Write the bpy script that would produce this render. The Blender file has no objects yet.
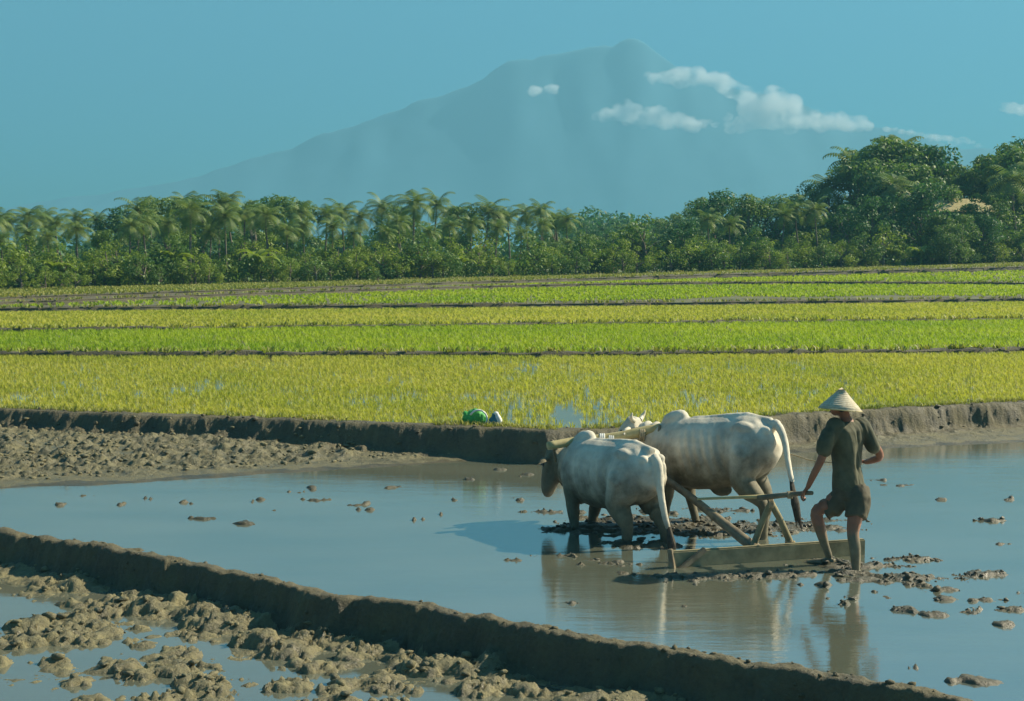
import bpy, bmesh, math, random
import numpy as np
from mathutils import Vector, Matrix
R = math.radians
sc = bpy.context.scene
COL = sc.collection
random.seed(7); rng = np.random.default_rng(7)

# ------------------------------------------------------------ camera, sky, sun
CAMH, FPX, HOR = 2.92, 1422.0, 258.0
PITCH = math.atan((350.5 - HOR) / FPX)
cam = bpy.data.cameras.new('camera'); cam.sensor_width = 36; cam.lens = 36 * FPX / 1024
cam.clip_start = 0.1; cam.clip_end = 30000
camo = bpy.data.objects.new('camera', cam); COL.objects.link(camo)
camo.location = (0, 0, CAMH); camo.rotation_euler = (math.pi / 2 - PITCH, 0, 0)
sc.camera = camo

SUN_AZ, SUN_EL = R(72), R(36)        # azimuth clockwise from +Y
world = bpy.data.worlds.new('World'); sc.world = world; world.use_nodes = True
wn, wl = world.node_tree.nodes, world.node_tree.links
bg = wn['Background']
sky = wn.new('ShaderNodeTexSky'); sky.sky_type = 'NISHITA'; sky.sun_disc = False
sky.sun_elevation = SUN_EL; sky.sun_rotation = SUN_AZ
sky.air_density = 1.0; sky.dust_density = 1.2; sky.ozone_density = 1.5
tint = wn.new('ShaderNodeMix'); tint.data_type = 'RGBA'; tint.blend_type = 'MULTIPLY'
tint.inputs[0].default_value = 1.0
tint.inputs[7].default_value = (0.185, 0.62, 0.83, 1)
wl.new(sky.outputs[0], tint.inputs[6]); wl.new(tint.outputs[2], bg.inputs[0])
bg.inputs[1].default_value = 0.055
sun = bpy.data.lights.new('sun', 'SUN'); sun.energy = 5.0; sun.angle = R(0.6); sun.color = (1, 0.88, 0.66)
suno = bpy.data.objects.new('sun', sun); COL.objects.link(suno)
sdir = Vector((math.sin(SUN_AZ) * math.cos(SUN_EL), math.cos(SUN_AZ) * math.cos(SUN_EL), math.sin(SUN_EL)))
suno.rotation_euler = sdir.to_track_quat('Z', 'Y').to_euler(); suno.location = (20, 0, 30)
vs = sc.view_settings; vs.view_transform = 'Standard'; vs.look = 'None'; vs.gamma = 1; vs.exposure = 1.38
sc.cycles.use_denoising = True; sc.cycles.volume_bounces = 4
sc.cycles.max_bounces = 8; sc.cycles.transparent_max_bounces = 16
HAZE_D = 0.00052

# ------------------------------------------------------------ helpers
CP, SP = math.cos(PITCH), math.sin(PITCH)
def ray(px, py):
    u, v = (px - 512) / FPX, -(py - 350.5) / FPX
    return Vector((u, CP + v * SP, -SP + v * CP))
def P(px, py, Y):
    d = ray(px, py); t = Y / d.y
    return Vector((d.x * t, Y, CAMH + d.z * t))
def G(px, py, z=0.0):
    d = ray(px, py); t = (z - CAMH) / d.z
    return Vector((d.x * t, d.y * t, z))

def hash2(i, j, s):
    h = (i.astype(np.int64) * 374761393 + j.astype(np.int64) * 668265263 + s * 974634777) & 0xFFFFFFFF
    h = ((h ^ (h >> 13)) * 1274126177) & 0xFFFFFFFF
    h = h ^ (h >> 16)
    return (h & 0xFFFFFF) / float(0xFFFFFF)
def vnoise(x, y, s=0):
    i, j = np.floor(x), np.floor(y); fx, fy = x - i, y - j
    fx = fx * fx * (3 - 2 * fx); fy = fy * fy * (3 - 2 * fy)
    a = hash2(i, j, s); b = hash2(i + 1, j, s); c = hash2(i, j + 1, s); d = hash2(i + 1, j + 1, s)
    return (a * (1 - fx) + b * fx) * (1 - fy) + (c * (1 - fx) + d * fx) * fy
def fbm(x, y, s=0, oct=4, g=0.5):
    t = 0; a = 1; n = 0; f = 1.0
    for k in range(oct):
        t = t + a * vnoise(x * f + 17.3 * k, y * f - 9.1 * k, s + k); n += a; a *= g; f *= 2.07
    return t / n
def sstep(a, b, x):
    t = np.clip((x - a) / (b - a), 0, 1); return t * t * (3 - 2 * t)

def tag(o, label=None, cat=None, group=None, kind=None):
    if label: o['label'] = label
    if cat: o['category'] = cat
    if group: o['group'] = group
    if kind: o['kind'] = kind
    return o
def empty(name, loc=(0, 0, 0), rz=0.0):
    o = bpy.data.objects.new(name, None); COL.objects.link(o); o.location = loc
    o.rotation_euler = (0, 0, rz); o.empty_display_size = 0.2; return o
def link(name, me, mat, parent=None, smooth=True):
    if mat is not None and not me.materials: me.materials.append(mat)
    if smooth: me.polygons.foreach_set('use_smooth', [True] * len(me.polygons))
    o = bpy.data.objects.new(name, me); COL.objects.link(o)
    if parent: o.parent = parent
    return o
def npmesh(name, V, F):
    """V (n,3), F (m,3|4) arrays"""
    me = bpy.data.meshes.new(name); V = np.asarray(V, np.float32); F = np.asarray(F, np.int32)
    k = F.shape[1]
    me.vertices.add(len(V)); me.vertices.foreach_set('co', V.ravel())
    me.loops.add(F.size); me.loops.foreach_set('vertex_index', F.ravel())
    me.polygons.add(len(F)); me.polygons.foreach_set('loop_start', np.arange(0, F.size, k, dtype=np.int32))
    me.polygons.foreach_set('loop_total', np.full(len(F), k, np.int32))
    me.update(calc_edges=True); me.validate(); return me

def tube(bm, pts, ru, rv=None, side=None, seg=14, cap=True):
    """closed tube along pts with half width ru (along side) and rv (perpendicular)"""
    pts = [Vector(p) for p in pts]; n = len(pts)
    if rv is None: rv = ru
    rings = []
    for i, p in enumerate(pts):
        t = (pts[min(i + 1, n - 1)] - pts[max(i - 1, 0)]).normalized()
        s = Vector(side) if side is not None else (Vector((1, 0, 0)) if abs(t.x) < 0.8 else Vector((0, 1, 0)))
        s = (s - t * s.dot(t)).normalized(); w = t.cross(s)
        rings.append([bm.verts.new(p + s * (ru[i] * math.cos(a)) + w * (rv[i] * math.sin(a)))
                      for a in [2 * math.pi * k / seg for k in range(seg)]])
    for i in range(n - 1):
        for k in range(seg):
            bm.faces.new((rings[i][k], rings[i][(k + 1) % seg], rings[i + 1][(k + 1) % seg], rings[i + 1][k]))
    if cap:
        bm.faces.new(rings[0][::-1]); bm.faces.new(rings[-1])
def smoothpath(pts, rad, sub=4):
    """catmull-rom refine of points and radii"""
    pts = [Vector(p) for p in pts]; out = []; rr = []
    n = len(pts)
    for i in range(n - 1):
        p0, p1, p2, p3 = pts[max(i - 1, 0)], pts[i], pts[i + 1], pts[min(i + 2, n - 1)]
        for k in range(sub):
            t = k / sub
            out.append(0.5 * ((2 * p1) + (p2 - p0) * t + (2 * p0 - 5 * p1 + 4 * p2 - p3) * t * t + (3 * p1 - p0 - 3 * p2 + p3) * t ** 3))
            rr.append(rad[i] * (1 - t) + rad[i + 1] * t)
    out.append(pts[-1]); rr.append(rad[-1]); return out, rr
def limb(bm, pts, rad, sub=4, seg=12):
    p, r = smoothpath(pts, rad, sub); tube(bm, p, r, seg=seg)
    for q, rr in ((p[0], r[0]), (p[-1], r[-1])): ball(bm, q, (rr, rr, rr))
def ball(bm, c, r, rot=None, sub=2):
    m = Matrix.Translation(c)
    if rot is not None: m = m @ rot
    m = m @ Matrix.Diagonal((r[0], r[1], r[2], 1))
    bmesh.ops.create_icosphere(bm, subdivisions=sub, radius=1, matrix=m)
def box(bm, c, s, rot=None, bev=0.0):
    m = Matrix.Translation(c)
    if rot is not None: m = m @ rot
    r = bmesh.ops.create_cube(bm, size=1, matrix=m @ Matrix.Diagonal((s[0], s[1], s[2], 1)))
    if bev > 0:
        es = list({e for v in r['verts'] for e in v.link_edges})
        bmesh.ops.bevel(bm, geom=es, offset=bev, segments=2, affect='EDGES')
def beam(bm, a, b, w, h, bev=0.006):
    a, b = Vector(a), Vector(b); d = b - a
    q = d.to_track_quat('X', 'Z').to_matrix().to_4x4()
    box(bm, (a + b) / 2, (d.length, w, h), q, bev)
def tomesh(bm, name):
    me = bpy.data.meshes.new(name); bm.to_mesh(me); bm.free(); return me
def remesh(bm, name, vox, smooth=4, disp=None):
    me = tomesh(bm, name + '_src'); o = bpy.data.objects.new('tmp', me); COL.objects.link(o)
    m = o.modifiers.new('r', 'REMESH'); m.mode = 'VOXEL'; m.voxel_size = vox
    if smooth:
        s = o.modifiers.new('s', 'SMOOTH'); s.iterations = smooth; s.factor = 0.5
    dg = bpy.context.evaluated_depsgraph_get(); dg.update()
    out = bpy.data.meshes.new_from_object(o.evaluated_get(dg)); out.name = name
    bpy.data.objects.remove(o); bpy.data.meshes.remove(me)
    if disp:
        co = np.empty(len(out.vertices) * 3, np.float32); out.vertices.foreach_get('co', co)
        no = np.empty(len(out.vertices) * 3, np.float32); out.vertices.foreach_get('normal', no)
        co = co.reshape(-1, 3); no = no.reshape(-1, 3)
        co = co + no * disp(co)[:, None]; out.vertices.foreach_set('co', co.astype(np.float32).ravel()); out.update()
    return out

# ------------------------------------------------------------ materials
class Mat:
    def __init__(s, name):
        s.m = bpy.data.materials.new(name); s.m.use_nodes = True
        s.n = s.m.node_tree.nodes; s.l = s.m.node_tree.links; s.b = s.n['Principled BSDF']; s.out = s.n['Material Output']
    def new(s, t, **k):
        n = s.n.new(t)
        for a, v in k.items(): setattr(n, a, v)
        return n
    def coord(s, kind='Object'):
        return s.new('ShaderNodeTexCoord').outputs[kind]
    def noise(s, scale, detail=5, rough=0.6, vec=None, sc3=None):
        n = s.new('ShaderNodeTexNoise'); n.inputs['Scale'].default_value = scale
        n.inputs['Detail'].default_value = detail; n.inputs['Roughness'].default_value = rough
        v = vec if vec is not None else s.coord()
        if sc3:
            mp = s.new('ShaderNodeMapping'); mp.inputs['Scale'].default_value = sc3; s.l.new(v, mp.inputs[0]); v = mp.outputs[0]
        s.l.new(v, n.inputs['Vector']); return n.outputs['Fac']
    def ramp(s, fac, stops):
        r = s.new('ShaderNodeValToRGB'); e = r.color_ramp.elements
        while len(e) < len(stops): e.new(0.5)
        for k, (p, c) in enumerate(stops):
            e[k].position = p; e[k].color = (c[0], c[1], c[2], 1) if not isinstance(c, (int, float)) else (c, c, c, 1)
        s.l.new(fac, r.inputs[0]); return r.outputs[0]
    def mix(s, fac, a, b, mode='MIX'):
        m = s.new('ShaderNodeMix', data_type='RGBA', blend_type=mode)
        for sock, v in ((m.inputs[0], fac), (m.inputs[6], a), (m.inputs[7], b)):
            if hasattr(v, 'node'): s.l.new(v, sock)
            elif isinstance(v, (int, float)): sock.default_value = v
            else: sock.default_value = (*v, 1)
        return m.outputs[2]
    def bump(s, h, strength, dist):
        b = s.new('ShaderNodeBump'); b.inputs['Strength'].default_value = strength; b.inputs['Distance'].default_value = dist
        s.l.new(h, b.inputs['Height']); s.l.new(b.outputs[0], s.b.inputs['Normal']); return b
    def base(s, c):
        if hasattr(c, 'node'): s.l.new(c, s.b.inputs['Base Color'])
        else: s.b.inputs['Base Color'].default_value = (*c, 1)
    def rough(s, v):
        if hasattr(v, 'node'): s.l.new(v, s.b.inputs['Roughness'])
        else: s.b.inputs['Roughness'].default_value = v

def simple(name, c1, c2, scale, rough=0.8, bump=0.3, bd=0.01, detail=5):
    m = Mat(name); n = m.noise(scale, detail); m.base(m.ramp(n, [(0.3, c1), (0.7, c2)])); m.rough(rough)
    if bump: m.bump(m.noise(scale * 2.5, detail), bump, bd)
    return m.m
def mud_mat(name, dark, light, rlo, rhi, bd=0.03, sc_=3.0):
    m = Mat(name); a = m.noise(sc_, 8, 0.65); b = m.noise(sc_ * 9, 6, 0.7)
    c = m.ramp(a, [(0.3, dark), (0.68, light)]); m.base(m.mix(0.35, c, m.ramp(b, [(0.3, dark), (0.7, light)])))
    m.rough(m.ramp(a, [(0.35, rlo), (0.65, rhi)])); m.bump(b, 0.7, bd); return m.m
M_mud = mud_mat('wet_mud', (0.04, 0.036, 0.019), (0.105, 0.09, 0.047), 0.3, 0.65)
M_clod = mud_mat('drying_mud', (0.06, 0.053, 0.026), (0.25, 0.22, 0.105), 0.3, 0.75, 0.04, 4.5)
M_shore = mud_mat('shore_mud', (0.055, 0.05, 0.026), (0.19, 0.17, 0.085), 0.35, 0.8, 0.04, 4.0)
M_bund = mud_mat('bund_mud', (0.045, 0.04, 0.022), (0.15, 0.128, 0.066), 0.6, 0.9, 0.04)
def water_mat(name, c1, c2, ior, bumpd, rough=0.05):
    m = Mat(name); g = m.coord('Object')
    n = m.noise(0.5, 5, 0.6, g, (0.6, 1.6, 1)); m.base(m.ramp(n, [(0.35, c1), (0.65, c2)]))
    m.b.inputs['IOR'].default_value = ior; m.rough(rough)
    w = m.noise(2.2, 6, 0.65, g, (0.45, 1.8, 1)); m.bump(w, 0.5, bumpd); return m.m
M_water = water_mat('muddy_water', (0.095, 0.105, 0.075), (0.13, 0.135, 0.095), 5.5, 0.0085)
M_puddle = water_mat('puddle_water', (0.10, 0.11, 0.08), (0.13, 0.13, 0.09), 3.4, 0.003)
M_paddy = water_mat('paddy_water', (0.10, 0.10, 0.04), (0.16, 0.15, 0.06), 1.5, 0.006)
def leaf_mat(name, c1, c2, trans, scale=0.5, tc=None):
    m = Mat(name); n = m.noise(scale, 6, .7); c = m.ramp(n, [(0.36, c1), (0.64, c2)])
    m.base(c); m.rough(0.55); m.b.inputs['Specular IOR Level'].default_value = 0.3
    t = m.new('ShaderNodeBsdfTranslucent'); tcol = m.mix(1.0, c, tc or (1.3, 1.4, 0.7), 'MULTIPLY'); m.l.new(tcol, t.inputs[0])
    x = m.new('ShaderNodeMixShader'); x.inputs[0].default_value = trans
    m.l.new(m.b.outputs[0], x.inputs[1]); m.l.new(t.outputs[0], x.inputs[2]); m.l.new(x.outputs[0], m.out.inputs[0]); return m.m
M_rice = leaf_mat('rice_leaf', (0.31, 0.34, 0.05), (0.46, 0.43, 0.09), 0.45, 0.12)
M_rice2 = leaf_mat('young_rice_leaf', (0.23, 0.33, 0.025), (0.36, 0.42, 0.035), 0.45, 0.12)
M_dry = leaf_mat('bank_grass', (0.20, 0.24, 0.05), (0.32, 0.30, 0.08), 0.3, 0.3)
M_leafA = leaf_mat('leaf_deep', (0.035, 0.11, 0.04), (0.09, 0.18, 0.05), 0.3, 0.35)
M_leafB = leaf_mat('leaf_mid', (0.06, 0.14, 0.04), (0.18, 0.25, 0.05), 0.3, 0.35)
M_palm = leaf_mat('palm_leaf', (0.05, 0.12, 0.04), (0.22, 0.27, 0.06), 0.25, 0.4)
M_banana = leaf_mat('banana_leaf', (0.14, 0.21, 0.03), (0.26, 0.32, 0.05), 0.35, 0.5)
M_bark = simple('bark', (0.10, 0.085, 0.06), (0.2, 0.17, 0.13), 3, 0.9)
M_ground = simple('grass_ground', (0.07, 0.10, 0.03), (0.15, 0.16, 0.05), 0.6, 0.95, 0.4, 0.1)
M_hill = simple('hazed_forest_slope', (0.03, 0.125, 0.19), (0.05, 0.155, 0.23), 0.01, 0.95, 0)  # forest blued and lightened, distance haze put into the colour
M_wood = simple('old_wood', (0.10, 0.08, 0.05), (0.24, 0.19, 0.11), 9, 0.7, 0.4, 0.005)
M_muddywood = simple('mud_caked_wood', (0.14, 0.12, 0.06), (0.30, 0.26, 0.14), 7, 0.8, 0.5, 0.01)
M_bamboo = simple('yellow_bamboo', (0.34, 0.27, 0.11), (0.5, 0.42, 0.2), 12, 0.5, 0.2, 0.003)
M_rope = simple('rope', (0.25, 0.2, 0.12), (0.4, 0.33, 0.2), 60, 0.9)
M_horn = simple('horn', (0.4, 0.36, 0.27), (0.62, 0.57, 0.45), 8, 0.5, 0)
M_dark = simple('dark_eye', (0.01, 0.01, 0.01), (0.02, 0.015, 0.012), 8, 0.2, 0)
M_hoof = simple('hoof', (0.03, 0.028, 0.02), (0.08, 0.07, 0.05), 12, 0.6, 0.3, 0.004)
M_tuft = simple('tail_hair', (0.02, 0.018, 0.015), (0.07, 0.06, 0.04), 30, 0.9)
def skin_material():
    m = Mat('tanned_skin'); g = m.coord('Object'); sep = m.new('ShaderNodeSeparateXYZ'); m.l.new(g, sep.inputs[0]); n = m.noise(9, 5, .6, g)
    a = m.new('ShaderNodeMath', operation='MULTIPLY_ADD'); m.l.new(n, a.inputs[0]); a.inputs[1].default_value = .4; m.l.new(sep.outputs[2], a.inputs[2])
    k = m.new('ShaderNodeMapRange'); m.l.new(a.outputs[0], k.inputs[0]); k.inputs[1].default_value = .45; k.inputs[2].default_value = .62
    m.base(m.mix(k.outputs[0], m.ramp(n, [(.3, (.10, .085, .045)), (.7, (.2, .165, .095))]), m.ramp(n, [(.3, (.19, .07, .035)), (.7, (.30, .12, .06))]))); m.rough(.55); return m.m
M_skin = skin_material()
M_shirt = simple('olive_shirt', (0.035, 0.040, 0.022), (0.115, 0.11, 0.06), 4, 0.85, 0.3, 0.01)
M_shorts = simple('dark_shorts', (0.05, 0.042, 0.024), (0.10, 0.085, 0.048), 6, 0.85, 0.3, 0.01)
M_hair = simple('black_hair', (0.01, 0.01, 0.01), (0.025, 0.02, 0.02), 40, 0.6)
M_thatch = simple('thatch', (0.30, 0.24, 0.10), (0.5, 0.42, 0.2), 3, 0.9, 0.5, 0.05)
M_wall = simple('bamboo_wall', (0.2, 0.16, 0.1), (0.33, 0.27, 0.17), 3, 0.9)
M_green = simple('green_cloth', (0.03, 0.28, 0.05), (0.10, 0.45, 0.08), 9, 0.6, 0.3, 0.01)
M_white = simple('white_cloth', (0.6, 0.6, 0.55), (0.8, 0.8, 0.75), 9, 0.7, 0.2, 0.01)
M_teal = simple('teal_cloth', (0.02, 0.12, 0.14), (0.05, 0.22, 0.24), 9, 0.7, 0.2, 0.01)

def hat_material():
    m = Mat('woven_bamboo_hat'); g = m.coord('Object')
    w = m.new('ShaderNodeTexWave', wave_type='RINGS', rings_direction='Z'); w.inputs['Scale'].default_value = 18
    w.inputs['Distortion'].default_value = 2; m.l.new(g, w.inputs[0])
    n = m.noise(40, 3, 0.6, g); c = m.ramp(n, [(0.3, (0.36, 0.3, 0.2)), (0.7, (0.6, 0.53, 0.38))])
    m.base(m.mix(0.25, c, m.ramp(w.outputs['Fac'], [(0.2, (0.3, 0.25, 0.16)), (0.8, (0.62, 0.55, 0.4))]))); m.rough(0.8)
    m.bump(w.outputs['Fac'], 0.4, 0.004); return m.m
M_hat = hat_material()
def hide_material(lo, hi, head=0.0):
    m = Mat('white_zebu_hide'); g = m.coord('Object')
    sep = m.new('ShaderNodeSeparateXYZ'); m.l.new(g, sep.inputs[0])
    n = m.noise(5, 6, 0.65, g)
    add = m.new('ShaderNodeMath', operation='MULTIPLY_ADD'); m.l.new(n, add.inputs[0]); add.inputs[1].default_value = 0.55
    tx = m.new('ShaderNodeMapRange'); m.l.new(sep.outputs[0], tx.inputs[0]); tx.inputs[1].default_value = -.80; tx.inputs[2].default_value = -.90; tx.inputs[4].default_value = .42
    head_mud_shade = m.new('ShaderNodeMapRange'); m.l.new(sep.outputs[0], head_mud_shade.inputs[0]); head_mud_shade.inputs[1].default_value = .60; head_mud_shade.inputs[2].default_value = .88; head_mud_shade.inputs[4].default_value = head  # darkens head and neck: mud plus shade put into the colour
    hz_ = m.new('ShaderNodeMath', operation='SUBTRACT'); m.l.new(sep.outputs[2], hz_.inputs[0]); m.l.new(head_mud_shade.outputs[0], hz_.inputs[1])
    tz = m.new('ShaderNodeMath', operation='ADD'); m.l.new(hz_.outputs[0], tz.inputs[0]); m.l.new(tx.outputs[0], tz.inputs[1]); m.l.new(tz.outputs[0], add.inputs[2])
    mr = m.new('ShaderNodeMapRange', interpolation_type='SMOOTHSTEP'); m.l.new(add.outputs[0], mr.inputs[0])
    mr.inputs[1].default_value = lo + 0.27; mr.inputs[2].default_value = hi + 0.27
    clean = m.ramp(m.noise(3.5, 5, 0.6, g), [(0.32, (0.36, 0.335, 0.27)), (0.62, (0.66, 0.60, 0.47))])
    mud = m.ramp(n, [(0.3, (0.06, 0.053, 0.03)), (0.7, (0.17, 0.148, 0.085))])  # mud tone; carried up the sides, it also paints in their shade
    m.base(m.mix(mr.outputs[0], mud, clean)); m.rough(0.75); m.bump(m.noise(22, 4, 0.7, g), 0.35, 0.012)
    return m.m
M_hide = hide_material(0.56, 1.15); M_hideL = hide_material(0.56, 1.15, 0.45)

# ------------------------------------------------------------ near terrain
near_px = [(-420, 470), (-200, 499), (0, 531), (100, 546), (200, 566), (290, 586), (318, 594), (352, 596), (400, 602), (500, 622),
           (600, 640), (700, 656), (800, 672), (900, 690), (1024, 712), (1200, 750), (1500, 820)]
NB = np.array([[*G(a, b, 0.07)[:2]] for a, b in near_px])
far_px = [(-500, 395), (0, 409), (100, 413), (250, 418), (400, 424), (500, 428), (545, 431), (590, 430), (700, 423), (790, 415), (900, 408), (1024, 402), (1500, 376)]
FB = np.array([[*G(a, b, 0.45)[:2]] for a, b in far_px])
sh_px = [(-400, 500), (0, 490), (150, 483), (300, 473), (450, 464), (540, 460), (640, 456), (800, 453), (900, 449), (1024, 443), (1500, 425)]
SH = np.array([[*G(a, b, 0.0)[:2]] for a, b in sh_px])
def sdist(poly, X, Y):
    """signed distance, positive on the far side"""
    best = np.full(X.shape, 1e9); sg = np.ones(X.shape)
    for a, b in zip(poly[:-1], poly[1:]):
        d = b - a; L = d @ d
        t = np.clip(((X - a[0]) * d[0] + (Y - a[1]) * d[1]) / L, 0, 1)
        ex, ey = X - a[0] - t * d[0], Y - a[1] - t * d[1]; q = np.hypot(ex, ey)
        s = np.sign(d[0] * (Y - a[1]) - d[1] * (X - a[0])); m = q < best
        best = np.where(m, q, best); sg = np.where(m, s, sg)
    return best * sg
ys = [7.6]
while ys[-1] < 25.5: ys.append(ys[-1] + max(0.0135, 0.0016 * ys[-1]))
ys = np.array(ys); xs = np.arange(-11.5, 11.5, 0.0205)
X, Y = np.meshgrid(xs, ys)
# water bed
H = -0.075 + 0.05 * fbm(X * 1.3, Y * 2.2, 3, 5)
fine = fbm(X * 9, Y * 11, 9, 4, 0.6)
def patch(px, py, w, h, amp):
    """small mud island: w,h in metres"""
    global H
    c = G(px, py, 0); m = (np.abs(X - c.x) < w * 2.2) & (np.abs(Y - c.y) < h * 2.6)
    g = np.clip(3.2 * (fbm(X[m] * 6 + px, Y[m] * 11, 29, 4, .6) - .27), 0, 1.5) * np.exp(-((X[m] - c.x) / w) ** 2 * 1.2 - ((Y[m] - c.y) / h) ** 2 * 1.2)
    H[m] += amp * g * (0.35 + 1.3 * fine[m])
isl = [(205, 519, 35), (243, 524, 26), (300, 492, 12), (322, 500, 28), (308, 488, 20), (355, 505, 14), (395, 487, 20), (420, 520, 10), (440, 516, 8), (365, 510, 18),
       (185, 503, 12), (150, 498, 9), (120, 505, 6), (905, 485, 30), (880, 480, 10), (985, 521, 22), (975, 575, 55), (1000, 573, 30), (890, 577, 34), (945, 590, 24),
       (880, 597, 36), (990, 600, 60), (1010, 610, 40), (915, 585, 20), (992, 682, 32), (978, 680, 20), (915, 668, 7), (955, 681, 22),
       (1000, 625, 20), (830, 603, 20), (870, 566, 30), (930, 560, 20), (500, 470, 14), (530, 475, 10), (470, 480, 8), (455, 500, 8), (520, 500, 8), (60, 505, 8), (260, 500, 8),
       (1010, 500, 15), (940, 500, 10), (820, 585, 30), (860, 590, 24), (900, 610, 18), (940, 615, 24)]
for px, py, w in isl:
    s = CAMH / (py - HOR); wm = w * s * 0.5
    patch(px, py, wm * (1.5 if w < 30 else 1.1), max(0.08, wm * 0.34), 0.074)
    for k in range(2):
        patch(px + random.uniform(-w, w), py + random.uniform(-2, 2), wm * 0.5, 0.09, 0.07)
for k in range(34):
    px, py = random.uniform(-60, 1080), random.uniform(470, 640)
    if px < 900 and py > 540 + 0.12 * px: continue
    patch(px, py, random.uniform(.06, .2), .07, .06)
# churned mud round the team, the harrow and the ploughman
for px, py, w, h, a in [(600, 528, 0.7, 0.5, .075), (650, 520, .9, .8, .075), (720, 528, 1.0, .5, .08), (800, 528, .8, .35, .07), (610, 563, .55, .22, .08), (640, 574, .5, .12, .06),
                        (640, 545, .5, .3, .08), (720, 577, .7, .13, .11), (790, 574, .6, .12, .10), (850, 566, .6, .16, .07), (690, 583, .5, .10, .07), (560, 556, .35, .10, .05),
                        (900, 560, .6, .2, .055), (930, 580, .8, .25, .045), (860, 580, .7, .2, .05), (560, 530, .25, .12, .05), (545, 512, .4, .12, .06), (640, 505, .5, .3, .05), (720, 510, .7, .25, .05), (830, 520, .5, .15, .05)]:
    patch(px, py, w, h, a)
isl_cap = 0.004; H = np.where(H > isl_cap, isl_cap + 0.026 * np.tanh((H - isl_cap) / 0.026) * (0.2 + 1.5 * fbm(X * 14, Y * 18, 19, 3, .6)), H)
for px_, py_ in ((826, 562), (856, 572), (640, 545), (590, 527), (665, 546), (722, 535), (770, 537)): patch(px_, py_, .22, .13, .05)
H = np.where(H > .02, .02 + .02 * np.tanh((H - .02) / .02), H)
# far shore
ds = sdist(SH, X, Y)
bank = np.clip(ds, -0.6, 3.0) * 0.05 + 0.022 * sstep(-.05, .35, ds + .5 * (fbm(X * 1.5, Y * 3, 22, 4) - .5)) + 0.02 * (fbm(X * 2, Y * 2, 20, 4) - 0.5)
leftm = sstep(8.0, 2.5, X)
clodn = np.maximum(0, fbm(X * 4.5, Y * 5.5, 31, 5, 0.65) - 0.45)
bank = bank + sstep(0.15, 1.1, ds) * clodn * 0.30 * (0.3 + 0.7 * leftm)
H = np.where(ds > -0.6, np.maximum(H, bank - 0.012), H)
# far bund: from shore up to .45
df = sdist(FB, X, Y)
wob = 0.16 * (fbm(X * 1.2, Y * 1.2, 41, 3) - 0.5); dfw = df + wob
rock = (fbm(X * 3.5, Y * 3.5, 44, 5, 0.65) - 0.5)
rise = sstep(-0.26, 0.0, dfw + 0.10 * rock)
top = 0.45 + 0.05 * rock - 0.06 * sstep(0.25, 0.5, df)
H = H * (1 - rise) + (top) * rise + rock * 0.34 * rise * (1 - rise) * 4 * 0.5
# near bund
dn = sdist(NB, X, Y); w2 = 0.10 * (fbm(X * 1.3, Y * 1.3, 55, 5, .62) - 0.5); dnw = dn + w2
nr = fbm(X * 6, Y * 6, 57, 5, 0.6) - 0.5
crest = 0.06 + 0.09 * nr + 0.05 * (fbm(X * .9, Y * .9, 58, 3) - .5)
inner = sstep(0.34, 0.10, dnw)                    # water side
H = H * (1 - inner) + crest * inner
# lower plot
LOW = -0.27
cl = np.zeros_like(X)
low = LOW - 0.10 + 0.12 * fbm(X * 1.0 + 3, Y * 1.5, 61, 4)
clods = []
for k in range(3600):
    cx, cy = random.uniform(-9, 3.2), random.uniform(7.7, 15.5)
    t = random.random(); clods.append((cx, cy, 0.025 + 0.15 * t ** 4))
lowm = dn < 0.05
rug = fbm(X * 6, Y * 7, 71, 5, .65) - .5
for cx, cy, r in clods:
    i0, i1 = np.searchsorted(ys, [cy - r, cy + r]); j0, j1 = np.searchsorted(xs, [cx - r * 1.7, cx + r * 1.7])
    if i1 <= i0 or j1 <= j0: continue
    if not lowm[i0:i1, j0:j1].any(): continue
    xx, yy = X[i0:i1, j0:j1], Y[i0:i1, j0:j1]
    q = ((xx - cx) / (r * 1.5)) ** 2 + ((yy - cy) / r) ** 2 + 2.6 * rug[i0:i1, j0:j1]
    hgt = r * 0.75 * np.clip(1 - q, 0, 1.2) ** .5; cl[i0:i1, j0:j1] = np.maximum(cl[i0:i1, j0:j1], hgt)
dry = sstep(0.36, 0.56, fbm(X * 1.1 + 11, Y * 1.5 + 4, 81, 4))
heap = np.maximum(0, fbm(X * 2.3, Y * 3.2, 85, 4, .55) - .46)
low = low + 0.125 * np.tanh((cl * (0.3 + 0.7 * dry) + heap * dry * .26) / 0.125) + 0.075 * (fbm(X * 8, Y * 10, 83, 6, .75) - .5) - 0.05 * sstep(.12, .0, np.abs(fbm(X * 5 + 7, Y * 6, 87, 4, .6) - .5)) * dry
low = low + 0.06 * sstep(-0.8, -0.4, dn) * (0.5 + fine * .9)
fall = sstep(0.02, -0.13, dnw + 0.05 * nr)
notch = np.exp(-((X - G(335, 600, 0).x) / 0.16) ** 2)
H = np.where(dn < 0.4, H * (1 - fall) + low * fall, H)
H = H + 0.16 * nr * fall * (1 - fall) * 4 * 0.6
ny, nx = X.shape
Vall = np.stack([X, Y, H], -1).reshape(-1, 3)
idx = np.arange(ny * nx).reshape(ny, nx)
Fall = np.stack([idx[:-1, :-1], idx[:-1, 1:], idx[1:, 1:], idx[1:, :-1]], -1).reshape(-1, 4)
fdn = dnw[:-1, :-1].ravel(); fdf = dfw[:-1, :-1].ravel(); fdff = df[:-1, :-1].ravel()
def part_mesh(name, mask, mat):
    f = Fall[mask]; u, inv = np.unique(f, return_inverse=True)
    o = link(name, npmesh(name, Vall[u], inv.reshape(-1, 4)), mat); return tag(o, kind='structure')
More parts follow.
